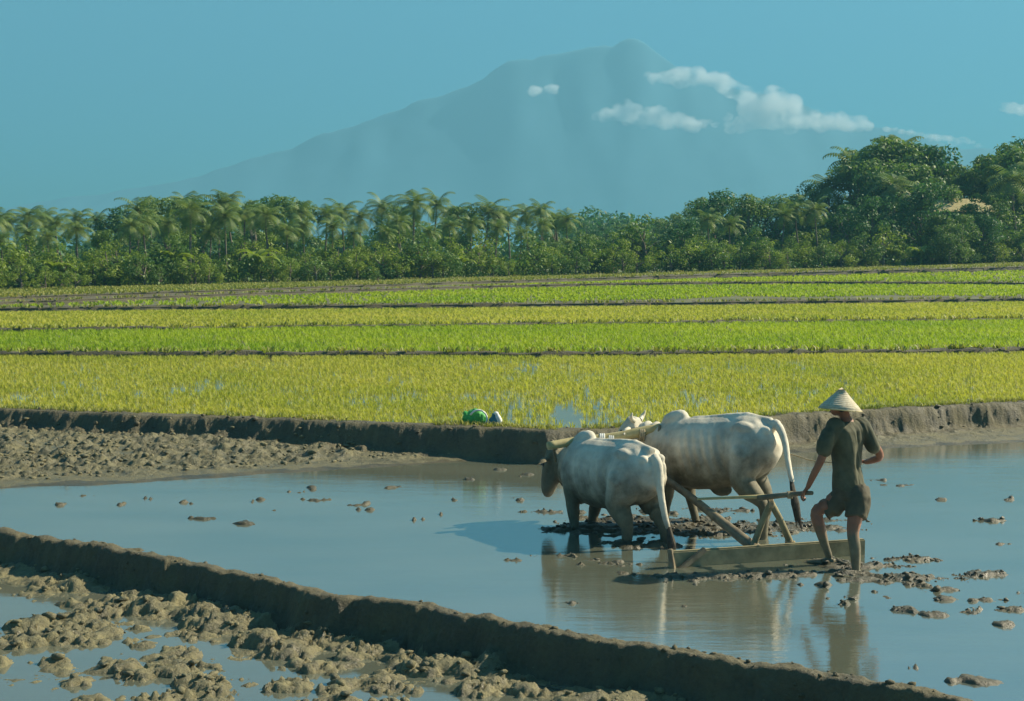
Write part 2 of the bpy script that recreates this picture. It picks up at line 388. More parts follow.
m_nb = (fdn > -0.17) & (fdn < 0.30); m_low = fdn <= -0.17; m_fb = (fdff > -0.42) & (fdn >= 0.30)
o = part_mesh('near_mud_bund', m_nb, M_bund)
o = part_mesh('drained_plot', m_low, M_clod)
o = part_mesh('far_mud_bund', m_fb & (fdff < 0.6), M_bund)
fds = ds[:-1, :-1].ravel() + .3 * (fbm(X * 3, Y * 3, 23, 3)[:-1, :-1].ravel() - .5)
o = part_mesh('flooded_field_mud', (fdn >= 0.30) & (fdff <= -0.42) & (fds < .25), M_mud)
o = part_mesh('shore_mud', (fdn >= 0.30) & (fdff <= -0.42) & (fds >= .25), M_shore)
def hz(x, y):
    i = int(np.clip(np.searchsorted(ys, y), 0, ny - 1)); j = int(np.clip(np.searchsorted(xs, x), 0, nx - 1)); return float(H[i, j])
def rubble(name, pts, rad, mat):
    bmr = bmesh.new(); bmesh.ops.create_icosphere(bmr, subdivisions=1, radius=1); bv = np.array([v.co for v in bmr.verts]); bf = np.array([[v.index for v in f.verts] for f in bmr.faces]); bmr.free()
    n = len(pts); j = rng.uniform(.6, 1.25, (n, len(bv), 1)); sc_ = rad[:, None, None] * rng.uniform(.6, 1.4, (n, 1, 3)) * np.array([1.2, 1, .7])
    V = (bv[None] * j * sc_ + pts[:, None, :]).reshape(-1, 3); F = (bf[None] + (np.arange(n) * len(bv))[:, None, None]).reshape(-1, 3)
    return tag(link(name, npmesh(name, V, F), mat, smooth=False), kind='stuff')
def sample(n, cond, r0, r1):
    i = rng.integers(0, ny, n); j = rng.integers(0, nx, n); ok = cond[i, j]; i, j = i[ok], j[ok]
    rad = r0 + (r1 - r0) * rng.uniform(0, 1, len(i)) ** 3
    return np.stack([X[i, j], Y[i, j], H[i, j] + rad * .2], -1), rad
rubble('mud_crumbs', *sample(26000, (dn < -.1) & (H > LOW + .02) & (Y < 16), .008, .045), M_clod)
rubble('mud_crumbs', *sample(16000, (dn > -.12) & (dn < .3), .006, .028), M_bund)
rubble('mud_crumbs', *sample(26000, (ds > .5) & (df < -.1) & (X < 3), .01, .05), M_clod)
rubble('mud_crumbs', *sample(90000, (H > -.028) & (H < .06) & (ds < -.3) & (dn > .4) & (X > -.2) & (X < 6) & (Y > 11.5) & (Y < 16.5), .006, .032), M_mud)
rubble('mud_crumbs', *sample(9000, (df > -.3) & (df < .3), .01, .05), M_bund)
# water sheets (kept within the plots)
def sheet(name, poly, z, mat):
    bm = bmesh.new(); bm.faces.new([bm.verts.new((x, y, z)) for x, y in poly]); me = tomesh(bm, name)
    return tag(link(name, me, mat, smooth=False), kind='structure')
def offs(poly, d):
    out = []
    for i, p in enumerate(poly):
        t = poly[min(i + 1, len(poly) - 1)] - poly[max(i - 1, 0)]; t = t / np.hypot(*t); out.append((p[0] - t[1] * d, p[1] + t[0] * d))
    return out
sel = lambda poly: [p for p in poly if -12 < p[0] < 12 and 7 < p[1] < 27]
sheet('flooded_field_water', offs(NB, 0.16) + offs(FB, -0.3)[::-1], 0.0, M_water)
sheet('puddle_water', offs(NB, -0.09)[::-1] + [(-12, 7.0), (5, 7.0)], LOW - 0.008, M_puddle)

# ------------------------------------------------------------ terraces beyond
LN = [  # (pixel y at x=0,512,1024), distance at the same three
    ([409, 428, 402], None, 0.0),
    ([353, 353, 351], [36.0, 36.2, 37.0], 0.07),
    ([331, 325, 319], [45, 49, 54], 0.07),
    ([309, 304, 299], [62, 68, 74], 0.22),
    ([303, 286, 283], [68, 86, 95], 0.20),
    ([298, 281, 267], [74, 94, 112], 0.30),
    ([288, 277, 262], [96, 112, 132], 0.10)]
xg = np.linspace(-110, 110, 520)
lines = []
for k, (pys, Ys, st) in enumerate(LN):
    if Ys is None:
        yy = np.interp(xg, FB[:, 0], FB[:, 1]); yy = np.where(xg < FB[0, 0], FB[0, 1] - (xg - FB[0, 0]) * -0.05, yy)
        yy = yy + 0.35; zz = np.full_like(xg, 0.385)
    else:
        pts = [P(px, py, Yv) for px, py, Yv in zip((0, 512, 1024), pys, Ys)]
        cy_ = np.polyfit([p.x for p in pts], [p.y for p in pts], 2); cz = np.polyfit([p.x for p in pts], [p.z for p in pts], 2)
        xc = np.clip(xg, pts[0].x * 1.25, pts[2].x * 1.25)
        yy = np.polyval(cy_, xc) + 0.5 * (vnoise(xg * 0.12, xg * 0 + k, 5) - .5) * (1 + 0.4 * k) + 0.35 * (vnoise(xg * 0.9, xg * 0 + k, 6) - .5)
        zz = np.polyval(cz, xc)
    lines.append((yy, zz, st))
def zt(x, y):
    z = np.full(np.shape(x), 0.39); x = np.asarray(x)
    for k in range(len(lines) - 1):
        y0, z0, s0 = lines[k]; y1, z1, s1 = lines[k + 1]
        a, b = np.interp(x, xg, y0), np.interp(x, xg, y1); za, zb = np.interp(x, xg, z0), np.interp(x, xg, z1 - s1)
        t = np.clip((y - a) / (b - a), 0, 1); z = np.where(y >= a, za * (1 - t) + zb * t, z)
    return np.where(y > b, np.interp(x, xg, lines[-1][1]), z)
def ribbon(name, rows, mat):
    A = np.array([np.stack([xg, y, z], -1) for y, z in rows]); nr_, nc = A.shape[:2]; id_ = np.arange(nr_ * nc).reshape(nr_, nc)
    F = np.stack([id_[:-1, :-1], id_[:-1, 1:], id_[1:, 1:], id_[1:, :-1]], -1).reshape(-1, 4)
    return tag(link(name, npmesh(name, A.reshape(-1, 3), F), mat), kind='structure')
M_terr = mud_mat('terrace_soil', (0.07, 0.075, 0.035), (0.16, 0.15, 0.06), 0.6, 0.9, 0.05, 0.8)
M_terrbank = mud_mat('terrace_bank', (0.055, 0.05, 0.032), (0.13, 0.115, 0.065), 0.7, 0.95, 0.05, 1.5)
BWS = {0: 0 * xg}
for k in range(len(lines) - 1):
    y0, z0, _ = lines[k]; y1, z1, s1 = lines[k + 1]
    rows = [(y0 + (y1 - y0) * t, z0 * (1 - t) + (z1 - s1) * t) for t in np.linspace(0, 1, 6)]
    ribbon('rice_terrace', rows, M_paddy if k == 0 else M_terr)
    BW = {3: 1.2 + 2.6 * sstep(0, 14, xg), 4: 1.0 + 2.5 * sstep(14, -16, xg), 5: 1.5 + 3.5 * sstep(-6, 12, xg)}.get(k + 1, .35 + 0 * xg) * (.5 + vnoise(xg * .25, xg * 0, 60 + k)); BWS[k + 1] = BW
    jag = 0.09 * (vnoise(xg * 2.3, xg * 0, 50 + k) - 0.5)
    ribbon('terrace_bund', [(y1 - 0.02, z1 - s1 - 0.02), (y1 + 0.02, z1 + 0.03 + jag), (y1 + BW, z1 + 0.05 + jag), (y1 + BW + .3, z1 - 0.02)], M_terrbank)
ye, ze = lines[-1][0], lines[-1][1]
ribbon('grass_ground', [(ye, ze - .03), (ye + 60, ze + 0.3), (ye + 200, ze * 0 + 1.0), (ye * 0 + 3285, ze * 0)], M_ground)
bm = bmesh.new()
for q in ([(-3400, -400), (3400, -400), (3400, 3290), (-3400, 3290)],): bm.faces.new([bm.verts.new((x, y, -0.6)) for x, y in q])
tag(link('ground', tomesh(bm, 'ground'), M_ground, smooth=False), kind='structure')

# rice seedlings ("stuff")
def blades(name, pts, hgt, wid, nb, mat, spread=0.05, seg2=True):
    n = len(pts); pts = np.repeat(pts, nb, 0); m = len(pts)
    a = rng.uniform(0, 2 * math.pi, m); h = hgt * rng.uniform(0.6, 1.25, m); lean = rng.uniform(0.1, 0.95, m)
    d = np.stack([np.cos(a), np.sin(a), 0 * a], -1); s = np.stack([-np.sin(a), np.cos(a), 0 * a], -1) * (wid * rng.uniform(.7, 1.3, m))[:, None] / 2
    b = pts + d * spread * rng.uniform(0, 1, m)[:, None]; up = np.array([0, 0, 1.0])
    mid = b + d * (h * lean * .35)[:, None] + up * (h * .6)[:, None]; tip = b + d * (h * lean)[:, None] + up * h[:, None]
    Vv = np.stack([b - s * .6, b + s * .6, mid + s, mid - s, tip + s * .15, tip - s * .15], 1).reshape(-1, 3)
    o_ = (np.arange(m) * 6)[:, None]
    F = np.concatenate([o_ + np.array([[0, 1, 2, 3]]), o_ + np.array([[3, 2, 4, 5]])])
    return tag(link(name, npmesh(name, Vv, F), mat, smooth=False), kind='stuff')
def scatter(k, dens, xm, grow=0.0):
    y0, _, _ = lines[k]; y1, _, _ = lines[k + 1]
    ya, yb = y0.min(), y1.max(); half = xm * yb
    n = int(dens * 2 * half * (yb - ya)); x = rng.uniform(-half, half, n); y = rng.uniform(ya, yb, n)
    a, b = np.interp(x, xg, y0), np.interp(x, xg, y1); ok = (y > a + 0.05 + np.interp(x, xg, BWS[k])) & (y < b - 0.15) & (np.abs(x) < xm * y + 2)
    x, y = x[ok], y[ok]; return x, y
x, y = scatter(0, 110, 0.43)
nn = fbm(x * .35, y * .5, 91, 3); gap = fbm(x * 2.2, y * 0.7, 93, 3)
bx0 = np.exp(-((x - 0.7) / 1.6) ** 2) * sstep(29, 22, y)
keep = (rng.uniform(0, 1, len(x)) < 0.74 + 0.9 * (nn - .5) - 0.6 * bx0 - .4 * sstep(.52, .76, gap))
x, y = x[keep], y[keep]
tag(blades('rice_seedlings', np.stack([x, y, zt(x, y)], -1), 0.08, 0.009, 9, M_rice, 0.06), kind='stuff')
for k, dens, h, w, nb, mt in [(1, 40, .12, .016, 7, M_rice2), (2, 24, .13, .026, 7, M_rice), (3, 11, .14, .045, 7, M_rice2), (4, 8, .14, .055, 6, M_rice2), (5, 6, .17, .06, 6, M_dry)]:
    x, y = scatter(k, dens, 0.43)
    if k in (2, 3):   # patchy, half-dry ground at the left end of the upper terraces
        pr = 0.25 + 0.75 * sstep(-22, 8, x) if k == 3 else np.ones_like(x)
        ok = rng.uniform(0, 1, len(x)) < pr; x, y = x[ok], y[ok]
    blades('rice_seedlings' if k < 5 else 'bank_grass', np.stack([x, y, zt(x, y)], -1), h, w, nb, mt, 0.1)
# tufts of grass on the bunds between the terraces
gx, gy, gz = [], [], []
for k in range(1, 7):
    y1, z1, s1 = lines[k]; n = 900; x = rng.uniform(-60, 60, n); yy = np.interp(x, xg, y1) + rng.uniform(0.02, .4, n)
    gx.append(x); gy.append(yy); gz.append(np.interp(x, xg, z1) + 0.02)
blades('bund_grass', np.stack([np.concatenate(gx), np.concatenate(gy), np.concatenate(gz)], -1), 0.14, 0.05, 5, M_dry, 0.1)

tt = rng.uniform(0, 1, 1500); xx = -11 + 22 * tt; yy = np.interp(xx, FB[:, 0], FB[:, 1]) + rng.uniform(.12, .4, 1500)
kp = vnoise(xx * 2.2, xx * 0, 77) > .35; xx, yy = xx[kp], yy[kp]
blades('bund_grass', np.stack([xx, yy, np.full(len(xx), .43)], -1), 0.07, 0.012, 6, M_dry, 0.04)
# ------------------------------------------------------------ mountain
prof = [(-900, 246), (-300, 232), (0, 207), (100, 192), (200, 172), (300, 143), (400, 106), (470, 78), (530, 54), (575, 40), (625, 38), (675, 52), (740, 82), (850, 116), (950, 139), (1024, 152), (1200, 190), (1700, 240)]
PKY = 4300.0
mx = np.linspace(-3600, 3600, 300); my = np.linspace(3650, 4900, 110); MX, MY = np.meshgrid(mx, my)
ppx = (MX / PKY) * FPX + 512
hh = (HOR - np.interp(ppx, [p[0] for p in prof], [p[1] for p in prof])) / FPX * PKY
t = np.clip((MY - 3650) / (PKY - 3650), 0, 1); shape = np.where(MY <= PKY, t ** 1.25, 1 - (MY - PKY) / 900)
rid = fbm(MX * .006, MY * .002, 101, 5)
MZ = hh * shape * (0.87 + 0.2 * rid) - 2
idm = np.arange(MX.size).reshape(MX.shape)
Fm = np.stack([idm[:-1, :-1], idm[:-1, 1:], idm[1:, 1:], idm[1:, :-1]], -1).reshape(-1, 4)
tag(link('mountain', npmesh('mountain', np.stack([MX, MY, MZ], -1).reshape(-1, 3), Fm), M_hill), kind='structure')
# haze
hm = Mat('haze_air'); hm.n.remove(hm.b); pv = hm.new('ShaderNodeVolumePrincipled'); pv.inputs['Density'].default_value = HAZE_D
pv.inputs['Color'].default_value = (0.17, 0.42, 0.57, 1); pv.inputs['Anisotropy'].default_value = 0.1
hm.l.new(pv.outputs[0], hm.out.inputs['Volume'])
bm = bmesh.new(); box(bm, (0, 1425, 307), (6900, 3750, 618)); tag(link('haze', tomesh(bm, 'haze'), hm.m, smooth=False), kind='stuff')

# clouds (beyond the haze)
cm = Mat('cloud_vapour'); cm.n.remove(cm.b); cv = cm.new('ShaderNodeVolumePrincipled'); cn = cm.new('ShaderNodeTexNoise'); cn.inputs['Scale'].default_value = 0.022; cn.inputs['Detail'].default_value = 5; cn.inputs['Roughness'].default_value = .62
cm.l.new(cm.coord(), cn.inputs[0]); cr = cm.new('ShaderNodeMapRange'); cr.inputs[1].default_value = .42; cr.inputs[2].default_value = .72; cr.inputs[4].default_value = .075
cm.l.new(cn.outputs[0], cr.inputs[0]); cm.l.new(cr.outputs[0], cv.inputs['Density'])
cv.inputs['Color'].default_value = (1, 1, 1, 1); cv.inputs['Anisotropy'].default_value = 0.2; cm.l.new(cv.outputs[0], cm.out.inputs['Volume'])
CY = 3480.0; S1 = CY / FPX
def cloud(label, spans):
    bm = bmesh.new(); c0 = P(spans[0][0], spans[0][1], CY)
    for x0, y0, x1, y1, th in spans:
        L = math.hypot(x1 - x0, y1 - y0); n = max(2, int(L / (th * 0.33)))
        for k in range(n):
            t_ = (k + random.random()) / n; c = P(x0 + (x1 - x0) * t_, y0 + (y1 - y0) * t_ - random.uniform(-.35, .35) * th, CY + random.uniform(-40, 40))
            r = th * S1 * random.uniform(.25, .52) * math.sin(math.pi * (0.12 + 0.76 * t_)) ** .5
            ball(bm, c - c0, (r * 1.9, r * 1.5, r * 1.35))
    def dsp(co):
        return (fbm(co[:, 0] * .03 + co[:, 1] * .02, co[:, 2] * .045, 111, 5, .6) - .5) * 24
    me = remesh(bm, 'cloud', 3.4, 1, dsp); o = link('cloud', me, cm.m); o.location = c0; return tag(o, label, 'cloud', 'clouds round the mountain top')
cloud('wide bright billowed cloud bank over the right mountain slope', [(735, 118, 800, 112, 26), (745, 108, 785, 96, 20), (725, 122, 830, 122, 16), (800, 113, 868, 127, 13), (715, 80, 762, 104, 14)])
cloud('low puffy cloud left of the bright cloud bank, below a long flat one', [(598, 116, 700, 124, 13), (612, 110, 636, 112, 16), (645, 108, 665, 116, 12), (680, 122, 720, 124, 9)])
cloud('flat elongated cloud above the puffy one near the mountain top', [(648, 77, 725, 78, 13), (665, 77, 712, 78, 12)])
cloud('tiny lone cloud left of all the others', [(530, 91, 555, 90, 9)])
cloud('thin streak of cloud trailing down the right mountain slope', [(885, 128, 985, 146, 5), (905, 132, 960, 141, 5)])
cloud('small cloud cut off by the right edge of the photo', [(1005, 110, 1040, 112, 9)])

# ------------------------------------------------------------ trees
def leafcards(C, n_each, r, size, rs):
    """C: (k,3) clump centres -> quads"""
    k = len(C); m = k * n_each
    d = rs.normal(size=(m, 3)); d /= np.linalg.norm(d, axis=1)[:, None]
    rr = np.repeat(r, n_each) * rs.uniform(0.35, 1.0, m) ** 0.5
    p = np.repeat(C, n_each, 0) + d * rr[:, None] * np.array([1, 1, .75])
    nrm = d * 0.6 + rs.normal(size=(m, 3)) * 0.5 + np.array([0, 0, .45]); nrm /= np.linalg.norm(nrm, axis=1)[:, None]
    u = np.cross(nrm, rs.normal(size=(m, 3))); u /= np.linalg.norm(u, axis=1)[:, None]; v = np.cross(nrm, u)
    s = (size * rs.uniform(.6, 1.3, m))[:, None]
    V = np.stack([p - u * s, p - v * s * .5, p + u * s, p + v * s * .5], 1).reshape(-1, 3)
    return V, np.arange(4 * m).reshape(m, 4)
def broadleaf_meshes(seed, h, w, mat, bush=False):
    rs = np.random.default_rng(seed); r_ = random.Random(seed); K = 32 if not bush else 12
    C = []; r = []
    for k in range(K):
        t = r_.random(); a = r_.uniform(0, 6.283); z = h * ((0.16 + 0.76 * t) if not bush else (0.1 + .7 * t))
        env = w * math.sin(math.pi * min(.97, 0.25 + 0.65 * t)) ** .7
        q = env * math.sqrt(r_.random()); C.append((q * math.cos(a), q * math.sin(a), z)); r.append(w * r_.uniform(.22, .42))
    C.append((0, 0, h * .9)); r.append(w * .3)
    C = np.array(C); r = np.array(r)
    V, F = leafcards(C, 150 if not bush else 90, r, 0.015 * h + .05, rs)
    crown = npmesh('crown', V, F); crown.materials.append(mat)
    bm = bmesh.new(); tr = h * .022 + .02
    tube(bm, [(0, 0, -.4), (tr, 0, h * .25), (-tr, tr, h * .5), (0, 0, h * .8)], [tr * 1.3, tr, tr * .7, tr * .25], seg=8)
    for c in C[:9]:
        z0 = min(c[2] * .6, h * .45); tube(bm, [(0, 0, z0), ((c[0]) * .5, c[1] * .5, (z0 + c[2]) / 2 + .1), tuple(c)], [tr * .5, tr * .35, tr * .12], seg=5)
    trunk = tomesh(bm, 'trunk'); trunk.materials.append(M_bark); return crown, trunk
def palm_meshes(seed, h, mat, L=3.2, nf=20):
    r_ = random.Random(seed); V = []; F = []
    bx_, by_ = r_.uniform(-.8, .8), r_.uniform(-.5, .5)
    topc = Vector((bx_, by_, h))
    for k in range(nf):
        a = 2.4 * k + r_.uniform(-.3, .3); el = R(78) - R(115) * (k / nf) + r_.uniform(-.1, .1)
        d = Vector((math.cos(a), math.sin(a), 0)); p = topc.copy(); n = 13; l = L * r_.uniform(.85, 1.1); e = el; s = Vector((-d.y, d.x, 0))
        for j in range(n):
            q = p + (d * math.cos(e) + Vector((0, 0, math.sin(e)))) * (l / n); t = (j + .5) / n
            ll = l * .26 * math.sin(math.pi * (.12 + .8 * t)) ** .8
            fw = (q - p)
            for sg in (-1, 1):
                b0 = p; b1 = p + fw * .72; tip = p + fw * .9 + s * sg * ll + Vector((0, 0, -ll * .45 + r_.uniform(-.05, .05)))
                tip2 = tip + fw * .25; i = len(V); V += [b0, b1, tip2, tip]; F.append((i, i + 1, i + 2, i + 3))
            p = q; e -= R(105) / n * (0.5 + t)
    crown = npmesh('crown', np.array([tuple(v) for v in V]), np.array(F)); crown.materials.append(mat)
    bm = bmesh.new(); p, r = smoothpath([(0, 0, -.4), (bx_ * .2, by_ * .2, h * .35), (bx_ * .75, by_ * .75, h * .7), (bx_, by_, h)], [.2, .14, .12, .1]); tube(bm, p, r, seg=8)
    for k in range(5): ball(bm, topc + Vector((math.cos(k * 1.3) * .2, math.sin(k * 1.3) * .2, -.25)), (.13, .13, .15), sub=1)
    trunk = tomesh(bm, 'trunk'); trunk.materials.append(M_bark); return crown, trunk
def banana_meshes(seed):
    r_ = random.Random(seed); V = []; F = []
    for k in range(11):
        a = 2.4 * k; d = Vector((math.cos(a), math.sin(a), 0)); s = Vector((-d.y, d.x, 0)); p = Vector((0, 0, 1.0)) + d * .1; e = R(r_.uniform(45, 80)); prev = None
        for j in range(6):
            w = .27 * math.sin(math.pi * (.15 + .8 * j / 5)) ; i = len(V); V += [p - s * w + Vector((0, 0, .06)), p, p + s * w + Vector((0, 0, .06))]
            if j: F += [(i - 3, i - 2, i + 1, i), (i - 2, i - 1, i + 2, i + 1)]
            p = p + (d * math.cos(e) + Vector((0, 0, math.sin(e)))) * .36; e -= R(24)
    crown = npmesh('crown', np.array([tuple(v) for v in V]), np.array(F)); crown.materials.append(M_banana)
    bm = bmesh.new(); tube(bm, [(0, 0, -.2), (0, 0, .6), (0, 0, 1.2)], [.12, .1, .06], seg=8); trunk = tomesh(bm, 'trunk'); trunk.materials.append(M_banana); return crown, trunk
H0 = 10.0
broad = [broadleaf_meshes(200 + k, H0, 3.6 + .3 * (k % 3), M_leafA if k % 2 else M_leafB) for k in range(6)]
palms = [palm_meshes(300 + k, H0 - 1.2, M_palm) for k in range(5)]
bush = [broadleaf_meshes(400 + k, 3.0, 1.5, M_leafB if k % 2 else M_banana, True) for k in range(3)]
ban = [banana_meshes(500 + k) for k in range(3)]
ORD = ['first', 'second', 'third', 'fourth', 'fifth', 'sixth', 'seventh', 'eighth', 'ninth', 'tenth', 'eleventh', 'twelfth', 'thirteenth', 'fourteenth', 'fifteenth', 
       'sixteenth', 'seventeenth', 'eighteenth', 'nineteenth', 'twentieth']
placed = []
def plant(kind, proto, px, Yv, h, h0, group, look):
    c = P(px, 250, Yv); z = float(zt(np.array(c.x), np.array(Yv))); s = h / h0
    r = empty({'palm': 'palm_tree', 'broad': 'broadleaf_tree', 'bush': 'bush', 'banana': 'banana_plant'}[kind], (c.x, Yv, z), random.uniform(0, 6.28)); r.scale = (s * random.uniform(.9, 1.12),) * 2 + (s,)
    for nm, me in zip(('crown', 'trunk'), proto):
        o = bpy.data.objects.new(nm, me); COL.objects.link(o); o.parent = r
    placed.append((px, kind, r, group, look)); return r
TOPS = [(-80, 205), (0, 206), (60, 205), (95, 208), (130, 194), (160, 188), (205, 190), (235, 190), (290, 190), (330, 205), (360, 204), (395, 195), (415, 190), (440, 200), (480, 205), (520, 212), (540, 206),
        (570, 218), (620, 226), (660, 222), (700, 200), (715, 195), (760, 200), (800, 190), (830, 182), (850, 160), (880, 141), (905, 140), (925, 150), (950, 165), (980, 165), (1000, 152), (1024, 150), (1100, 160)]
EDG = [(0, 288), (512, 277), (1024, 262)]
def topz(px, Yv): return P(px, float(np.interp(px, [t[0] for t in TOPS], [t[1] for t in TOPS])), Yv).z
def edgeY(px):
    x = P(px, 262, 115).x; return float(np.interp(x, xg, ye))
rt = random.Random(5)
for px, Yv, t_ in ((938, 131, 214), (962, 129, 213), (984, 131, 215), (950, 127, 222)): plant('broad', broad[rt.randrange(6)], px, Yv, P(px, t_, Yv).z - 2.3, H0, 'trees in the front of the treeline', 'front')
# understorey between the field edge and the trees
px = -60
while px < 1090:
    Yv = edgeY(px) + rt.uniform(2, 9); plant('bush', bush[rt.randrange(3)], px, Yv, rt.uniform(1.6, 3.8), 3.0, 'bushes under the trees', 'under'); px += rt.uniform(7.5, 12)
# front row
px = -60
while px < 1090:
    Yv = edgeY(px) + rt.uniform(4, 14); g = float(zt(np.array(P(px, 250, Yv).x), np.array(Yv)))
    full = topz(px, Yv) - g; h = full * rt.uniform(.62, .88)
    ispalm = rt.random() < (.85 if px < 570 else .5)
    if ispalm: plant('palm', palms[rt.randrange(5)], px, Yv, h * 1.0, H0, 'trees in the front of the treeline', 'front')
    else: plant('broad', broad[rt.randrange(6)], px, Yv, h * .95, H0, 'trees in the front of the treeline', 'front')
    px += rt.uniform(17, 29)
# skyline row
px = -60
while px < 1100:
    Yv = edgeY(px) + rt.uniform(20, 42); g = 1.5
    if 575 < px < 690: Yv += 60
    full = topz(px, Yv) - g; h = full * rt.uniform(.92, 1.06)
    ispalm = rt.random() < (.75 if px < 600 else .3)
    k = (palms, 'palm', 5) if ispalm else (broad, 'broad', 6)
    plant(k[1], k[0][rt.randrange(k[2])], px, Yv, h * (1.02 if ispalm else .98), H0, 'trees along the skyline of the treeline', 'skyline')
    px += rt.uniform(13, 22)
# the big tree group at the right
for px, py, Yv, ph in [(893, 138, 150, 1.0), (858, 158, 146, 1.0), (925, 148, 150, 1.0), (1008, 146, 146, 1.0), (875, 172, 142, 1), (905, 165, 143, 1), (1040, 150, 150, 1)]:
    plant('broad', broad[rt.randrange(6)], px, Yv, P(px, py, Yv).z - 2.0, H0, 'big trees at the right', 'big')
# shrubs and banana plants along the field edge
px = -40
while px < 1080:
    Yv = edgeY(px) + rt.uniform(.3, 3.5)
    if rt.random() < .16: plant('banana', ban[rt.randrange(3)], px, Yv, rt.uniform(1.8, 3.2), 2.4, 'banana plants along the field edge', 'edge')
    else: plant('bush', bush[rt.randrange(3)], px, Yv, rt.uniform(1.3, 2.9) * (1 if px > 20 else 1.2), 3.0, 'bushes along the field edge', 'edge')
    px += rt.uniform(8, 20)
for px, py, hh_ in [(45, 292, 1.6), (75, 291, 1.5), (60, 293, 1.2), (378, 284, .9), (645, 272, 5.0), (20, 290, 2.0)]:
    Yv = 92 if px < 400 else 122
    plant('bush', bush[rt.randrange(3)], px, Yv, hh_, 3.0, 'bushes along the field edge', 'edge')
LAND = [(-200, 'beyond the left edge'), (0, 'at the far left'), (128, 'in the left quarter'), (256, 'left of the centre'), (384, 'left of the green bundle'),
        (470, 'straight above the green bundle'), (540, 'above the left ox'), (660, 'above the right ox'), (800, 'above the farmer'), (870, 'under the tallest crowns'), (940, 'around the thatched hut'), (1024, 'past the right edge')]
from collections import defaultdict
grp = defaultdict(list)
for px, kind, r, group, look in placed:
    seg = max(i for i, l in enumerate(LAND) if px >= l[0]); grp[(kind, look, seg)].append((px, r, group))
KN = {('palm', 'front'): 'shorter front palm', ('palm', 'skyline'): 'tall skyline palm', ('broad', 'front'): 'shorter front leafy tree',
      ('broad', 'skyline'): 'tall skyline leafy tree', ('broad', 'big'): 'huge round-crowned tree', ('bush', 'edge'): 'low bright bush on field edge', ('bush', 'under'): 'taller dark bush under trees', ('banana', 'edge'): 'banana plant on field edge'}
KC = {'palm': 'palm tree', 'broad': 'tree', 'bush': 'bush', 'banana': 'banana plant'}
for (kind, look, seg), L in grp.items():
    L.sort(key=lambda t: t[0])
    for i, (px, r, group) in enumerate(L):
        lab = KN[(kind, look)] + ' ' + LAND[seg][1]
        if len(L) > 1: lab = (ORD[i] + ' from left, ') + lab
        tag(r, lab, KC[kind], group)
# far-off wood in the gap: one mass
rs = np.random.default_rng(77); C = []; rr = []
for k in range(420):
    px = rs.uniform(540, 760); Yv = rs.uniform(250, 330); top_ = P(px, 211 + 5 * math.sin(px * .05) + 4 * math.sin(px * .21), Yv).z - 3
    c = P(px, 250, Yv); C.append((c.x, Yv, rs.uniform(2, top_))); rr.append(rs.uniform(2, 4.5))
for k in range(700):
    px = rs.uniform(-200, 1250); Yv = rs.uniform(185, 215); top_ = topz(px, Yv) - rs.uniform(4, 7)
    c = P(px, 250, Yv); C.append((c.x, Yv, rs.uniform(1, max(2, top_)))); rr.append(rs.uniform(1.6, 3.2))
V, F = leafcards(np.array(C), 60, np.array(rr), .55, rs)
tag(link('distant_wood', npmesh('distant_wood', V, F), M_leafA, smooth=False), kind='stuff')
# undergrowth filling the edge of the wood
C = []; rr = []
for k in range(1500):
    px = rs.uniform(-150, 1180); Yv = edgeY(px) + rs.uniform(.6, 9); c = P(px, 250, Yv); z = float(zt(np.array(c.x), np.array(Yv)))
    C.append((c.x, Yv, z + rs.uniform(0.1, 1.0) ** 1.5 * (1 + 1.0 * vnoise(np.array(px * .05), np.array(0.0), 3)))); rr.append(rs.uniform(.4, .8))
V, F = leafcards(np.array(C), 34, np.array(rr), .13, rs)
tag(link('undergrowth', npmesh('undergrowth', V, F), M_leafB, smooth=False), kind='stuff')
# thatched hut
def hut(px, Yv, zb):
    c = P(px, 215, Yv); r = empty('thatched_hut', (c.x, Yv, zb), R(8)); W, D, hw = 6.6, 3.6, P(px, 210, Yv).z - zb
    bm = bmesh.new(); box(bm, (0, 0, hw / 2), (W - .8, D - .8, hw)); link('wall', tomesh(bm, 'wall'), M_wall, r, False)
    bm = bmesh.new(); v = [bm.verts.new(q) for q in [(-W / 2, -D / 2, hw - .2), (W / 2, -D / 2, hw - .2), (W / 2, D / 2, hw - .2), (-W / 2, D / 2, hw - .2), (-W / 2 + 1, 0, hw + 1.1), (W / 2 - 1, 0, hw + 1.1)]]
    for f in ((0, 1, 5, 4), (1, 2, 5), (2, 3, 4, 5), (3, 0, 4), (3, 2, 1, 0)): bm.faces.new([v[i] for i in f])
    link('roof', tomesh(bm, 'roof'), M_thatch, r, False); return tag(r, 'hut with straw coloured thatched roof half hidden among the trees at the right', 'hut')
hut(958, 139, 3.3)

